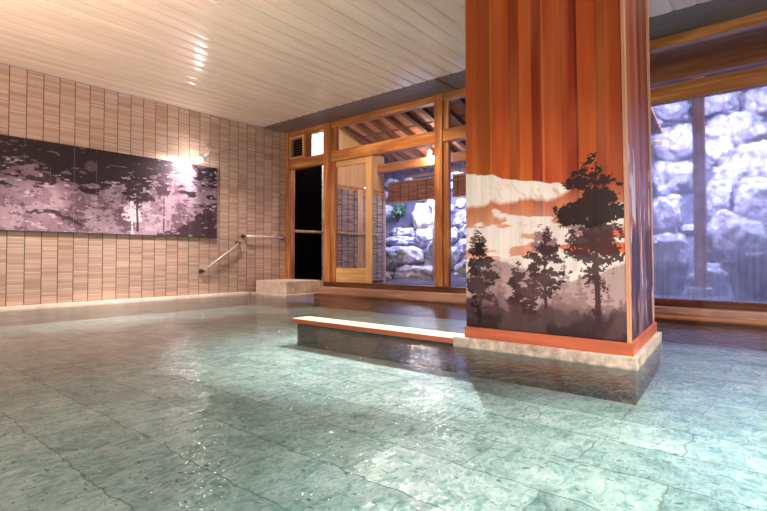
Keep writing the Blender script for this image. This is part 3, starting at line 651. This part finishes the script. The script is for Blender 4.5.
def blind(name, axis, fixed, a0, a1, z0, z1, mat, label, ncord):
    t = thing(name, (fixed if axis == 'y' else (a0 + a1) / 2, (a0 + a1) / 2 if axis == 'y' else fixed, z0), label, 'blind')
    def bx(nm, m_, p0, p1, q0, q1, lo, hi, par=None):
        if axis == 'y': return box(nm, m_, fixed + q0, fixed + q1, p0, p1, lo, hi, par or t)
        return box(nm, m_, p0, p1, fixed + q0, fixed + q1, lo, hi, par or t)
    mat_ = bx('reed_mat', mat, a0, a1, -0.008, 0.008, z0, z1)
    bx('top_rod', M['bamboo'], a0 - 0.01, a1 + 0.01, -0.014, 0.014, z1, z1 + 0.03); bx('bottom_rod', M['bamboo'], a0, a1, -0.014, 0.014, z0 - 0.02, z0)
    for k in range(ncord):
        c = a0 + (k + 0.5) * (a1 - a0) / ncord
        bx('cord', M['cord'], c - 0.007, c + 0.007, -0.013, 0.013, z0 - 0.02, z1, mat_)
    return t
blind('reed_blind', 'y', 0.045, 7.0, 7.76, 0.14, 2.08, M['sudare_side'], 'tall grey reed blind seen through the sliding door', 4)
blind('reed_blind', 'y', 0.045, 7.97, 8.70, 0.14, 2.08, M['sudare_side'], 'tall grey reed blind at the left edge of the big clear pane', 4)
blind('reed_blind', 'x', 8.9, 0.0, 1.72, 1.93, 2.37, M['sudare_out'], 'short brown reed blind hanging under the eave in the big clear pane', 7)
blind('reed_blind', 'x', 8.9, 1.78, 3.5, 1.93, 2.37, M['sudare_out'], 'short brown reed blind hanging behind the narrow pane by the pillar', 7)
# supports for the hanging blinds
for o in [o for o in sc.collection.objects if o.name.startswith('reed_blind') and abs(o.location.y - 8.9) < 0.05]:
    x0 = o.location.x
    for s in (-0.7, 0.7): MB().tube([(x0 + s, 8.9, 2.40), (x0 + s, 8.9, rz(8.9) + 0.02)], 0.006, 6).build('hanging_cord', M['cord'], o)

# ================================================================== THE ROCK GARDEN
GY = [5.9, 9.0, 9.4, 9.8, 10.3, 10.8, 11.0, 11.6, 12.0, 13.0, 16.0]; GZ = [0.04, 0.06, 0.25, 0.42, 0.82, 1.30, 1.65, 2.4, 2.8, 3.8, 6.4]
def ground(x, y): return float(np.interp(y, GY, GZ)) + (mnoise.noise(Vector((x * 1.3, y * 1.3, 0))) * 0.22 if y > 9 else mnoise.noise(Vector((x * 2, y * 2, 0))) * 0.02) 
mb = MB(); gx = np.linspace(-6, 14, 130); gy = np.linspace(WY + 0.145, 16, 90)
vs = [[mb.b.verts.new((a, b, ground(a, b))) for b in gy] for a in gx]
for i in range(len(gx) - 1):
    for j in range(len(gy) - 1): mb.b.faces.new([vs[i][j], vs[i + 1][j], vs[i + 1][j + 1], vs[i][j + 1]])
o = mb.build('garden_slope', M['soil'], smooth=True); struct(o, 'rising bank of dark ground behind the garden rocks', 'ground')

rng = random.Random(4); TAKEN = [(-1.38, 11.0, .3, .3), (-.8, 11.45, .3, .3), (1.25, 11.2, .32, .32), (7.3, 11.75, .34, .34), (5.0, 10.8, .3, .3)]
def rock(name, x, y, z, rx, rz_, mat, label, group=None, ry=None, cat='rock', rough=1.0):
    ry = ry or (rx * 0.55 + 0.04); TAKEN.append((x, y, rx, ry)); b = bmesh.new(); bmesh.ops.create_icosphere(b, subdivisions=4, radius=1)
    sd = Vector((rng.uniform(0, 50), rng.uniform(0, 50), rng.uniform(0, 50)))
    zb = min(z - rz_, ground(x, y) - 0.03)
    for v in b.verts:
        c = v.co.copy(); k = 1 + rough * (0.34 * mnoise.noise(c * 1.3 + sd) + 0.20 * mnoise.noise(c * 3 + sd) + 0.10 * mnoise.noise(c * 7 + sd))
        # facet the stone a little with a few cutting planes
        c = Vector((max(-0.86, min(0.86, c.x)), max(-0.86, min(0.86, c.y)), max(-0.9, min(0.84, c.z)))) * k
        v.co = Vector((c.x * rx * 1.1, c.y * ry * 1.1, c.z * rz_ * 1.12 if c.z > 0 else c.z * (z - zb) * 1.1))
    me = bpy.data.meshes.new(name); b.to_mesh(me); b.free(); me.materials.append(mat)
    for p in me.polygons: p.use_smooth = True
    o = link(name, me); o.location = (x, y, z); o.rotation_euler.z = 0
    return tag(o, label, cat, group)
RK = M['rock']
for a in [
 (-0.75, 10.42, 1.07, .55, .13, 'long flat topped pale rock left in the big clear pane, over a dark slit'),
 (-0.30, 9.8, 0.63, .69, .29, 'largest pale boulder left of centre in the big clear pane'),
 (0.48, 9.4, 0.19, .55, .24, 'low pale boulder at the bottom right of the big clear pane'),
 (0.80, 9.8, 0.67, .34, .38, 'tall rounded pale rock beside the post, right in the big clear pane'),
 (-0.04, 10.5, 1.14, .35, .24, 'pale boulder above and behind the largest boulder'),
 (-0.95, 10.7, 1.31, .38, .14, 'small pale rock under the shrubs at the back left'),
 (0.76, 10.5, 1.15, .18, .23, 'pale upright rock high in the narrow pane by the pillar'),
 (1.14, 9.9, 0.60, .17, .26, 'narrow leaning pale rock in the middle of the pane by the pillar'),
 (1.64, 9.6, 0.28, .22, .25, 'low pale rock at the bottom of the pane by the pillar'),
 (1.45, 10.2, 0.79, .27, .28, 'broad pale rock at the middle right of the pane by the pillar'),
 (0.85, 10.95, 1.60, .26, .22, 'highest pale rounded rock in the pane by the pillar'),
 (-0.69, 9.5, 0.13, .43, .20, 'low pale stone at the bottom left of the big clear pane'),
 (6.41, 12.0, 3.20, .50, .30, 'hazy broad rock high in the fogged window right of the post'),
 (6.82, 11.2, 2.50, .40, .24, 'large pale rock in the upper right of the fogged window'),
 (6.20, 11.6, 2.72, .24, .25, 'small pale rock beside the porch post, high in the fogged window'),
 (5.42, 12.0, 3.10, .42, .32, 'pale rock high in the fogged window left of the post'),
 (5.48, 10.5, 1.55, .26, .24, 'pale rock halfway up, left of the post in the fogged window'),
 (6.26, 10.8, 1.78, .22, .24, 'small pale rock halfway up, just right of the porch post'),
 (6.54, 9.6, 0.98, .42, .36, 'big white domed boulder low in the fogged window'),
 (5.71, 9.4, 0.80, .30, .22, 'white rounded rock low and left of the post in the fogged window'),
 (6.85, 10.4, 1.70, .32, .25, 'pale boulder behind the domed boulder at the right edge'),
 (5.48, 11.2, 2.25, .36, .30, 'broad pale rock in the upper left of the fogged window'),
 (6.42, 11.0, 2.14, .28, .22, 'pale rock in the middle of the fogged window below the hazy broad rock'),
 (6.30, 8.98, 0.30, .24, .24, 'low bluish rock at the foot of the porch post'),
 (6.03, 13.0, 4.05, .42, .32, 'pale rock at the very top of the fogged window behind the post'),
 (5.10, 13.0, 4.02, .42, .32, 'pale rock at the top left of the fogged window'),
 (6.86, 12.9, 3.85, .36, .30, 'pale rock at the top right of the fogged window')]:
    rock('garden_rock', a[0], a[1], a[2], a[3], a[4], RK, a[5])
rock('garden_rock', 5.77, 8.55, 0.30, .24, .28, M['rock_dark'], 'dark upright rock at the lower left of the fogged window')
rock('garden_rock', 6.93, 8.3, 0.36, .30, .34, M['rock_dark'], 'large dark brown rounded rock at the lower right of the fogged window', rough=0.5)
rock('standing_stone', -0.48, 10.95, 1.72, .24, .38, M['rock_warm'], 'upright cream coloured stone catching the lamp at the back of the garden', ry=0.2)
placed = 0
for k in range(1500):
    if placed >= 90: break
    rx = rng.uniform(0.12, 0.26)
    x = rng.uniform(-2.6, 2.6) if k % 2 else rng.uniform(4.2, 8.2); y = rng.uniform(10.4, 13.6) if k % 2 == 0 else rng.uniform(10.0, 12.2)
    if any(abs(x - q[0]) < (rx + q[2]) * 0.95 and abs(y - q[1]) < (rx * .6 + q[3]) * 1.1 for q in TAKEN): continue
    rock('garden_stone', x, y, ground(x, y) + rx * 0.35, rx, rx * rng.uniform(0.55, 0.8), RK, 'small pale stone bedded among the larger boulders of the garden bank', 'small stones on the garden bank', cat='stone'); placed += 1

def leaf_mat(name, a, b):
    m = NT(name); n = m.noise(m.tc.outputs['Object'], 9, 3); m.principled(m.ramp(n, [(0.35, rgb(*a)), (0.65, rgb(*b))]), 0.45); return m.m
M['leaf'] = leaf_mat('green_leaf', (34, 66, 40), (110, 150, 96)); M['leaf_pale'] = leaf_mat('frosty_leaf', (110, 130, 120), (206, 214, 216)); M['stem'] = plain('brown_stem', (70, 50, 40), 0.8)
def shrub(x, y, r, mat, label, n=260, seed=1):
    z0 = ground(x, y); rg = random.Random(seed); t = thing('garden_shrub', (x, y, z0), label, 'shrub')
    mb = MB(); s = MB(); hub = []
    for k in range(7):
        a = rg.uniform(0, math.tau); tip = Vector((x + math.cos(a) * r * .7, y + math.sin(a) * r * .5, z0 + r * rg.uniform(0.9, 1.8)))
        s.tube([(x, y, z0 - 0.02), ((x + tip.x) / 2 + .02, (y + tip.y) / 2, z0 + r * .6), tip], [0.012, 0.008, 0.004], 6); hub.append(tip)
    for k in range(n):
        h = rg.choice(hub); c = h + Vector([rg.gauss(0, r * .28) for _ in range(3)]); c.z = max(c.z, z0 + 0.05)
        d = Vector([rg.uniform(-1, 1), rg.uniform(-1, 1), rg.uniform(-.6, .6)]).normalized(); u = d.orthogonal().normalized() * 0.022; d *= 0.06
        vs = [mb.b.verts.new(p) for p in (c - d, c - u, c + d, c + u)]; mb.b.faces.new(vs)
    s.build('stem', M['stem'], t); mb.build('foliage', mat, t)
shrub(-1.38, 11.0, 0.24, M['leaf'], 'green leafy shrub at the back left of the garden beside the reed blind', 300, 3)
shrub(-0.80, 11.45, 0.26, M['leaf_pale'], 'pale frosty shrub left of the upright cream stone', 340, 4)
shrub(1.25, 11.2, 0.28, M['leaf_pale'], 'pale round shrub high in the narrow pane by the pillar', 300, 5)
shrub(7.3, 11.75, 0.26, M['leaf'], 'green shrub among the rocks at the upper right of the fogged window', 260, 6)
shrub(5.0, 10.8, 0.26, M['leaf'], 'green shrub among the rocks left in the fogged window', 240, 7)
# garden lamp on a white post
gl = thing('garden_lamp', (1.05, 9.25, ground(1.05, 9.25)), 'white garden lamp post with a glaring bulb in the big clear pane', 'lamp')
MB().tube([(1.05, 9.25, ground(1.05, 9.25) - 0.03), (1.05, 9.25, 1.80)], 0.032, 14).build('lamp_post', M['white'], gl, smooth=True)
MB().tube([(1.05, 9.25, 1.80), (1.05, 9.25, 1.83)], 0.06, 16).build('lamp_cap', M['white'], gl)
bb = MB(); bmesh.ops.create_icosphere(bb.b, subdivisions=3, radius=0.055)
for vv in bb.b.verts: vv.co += Vector((1.05, 9.25, 1.87))
bb.build('bulb', M['garden_bulb'], gl, smooth=True)
light('POINT', 'lamp_light', (1.05, 9.12, 1.87), (1, 9, 0), 18, (0.8, 0.85, 1.0), 0.06)

# porch lamps
def bulb_lamp(x, y, z, top, label, e, col):
    t = thing('porch_lamp', (x, y, top), label, 'lamp')
    MB().tube([(x, y, top), (x, y, z + 0.05)], 0.012, 8).build('lamp_holder', M['white'], t)
    b_ = MB(); bmesh.ops.create_icosphere(b_.b, subdivisions=3, radius=0.04)
    for q in b_.b.verts: q.co += Vector((x, y, z))
    b_.build('bulb', M['porch_bulb'], t, smooth=True)
    light('POINT', 'porch_light', (x, y, z - 0.09), (x, y, 0), e, col, 0.03)
bulb_lamp(1.52, 8.42, 2.84, 3.0, 'glaring bulb by the cross beam of the porch, next to the window post', 45, WARM)
bulb_lamp(0.42, 6.35, 2.98, 3.54, 'bright bulb lighting the white panel outside the small transom pane', 40, NEUT)
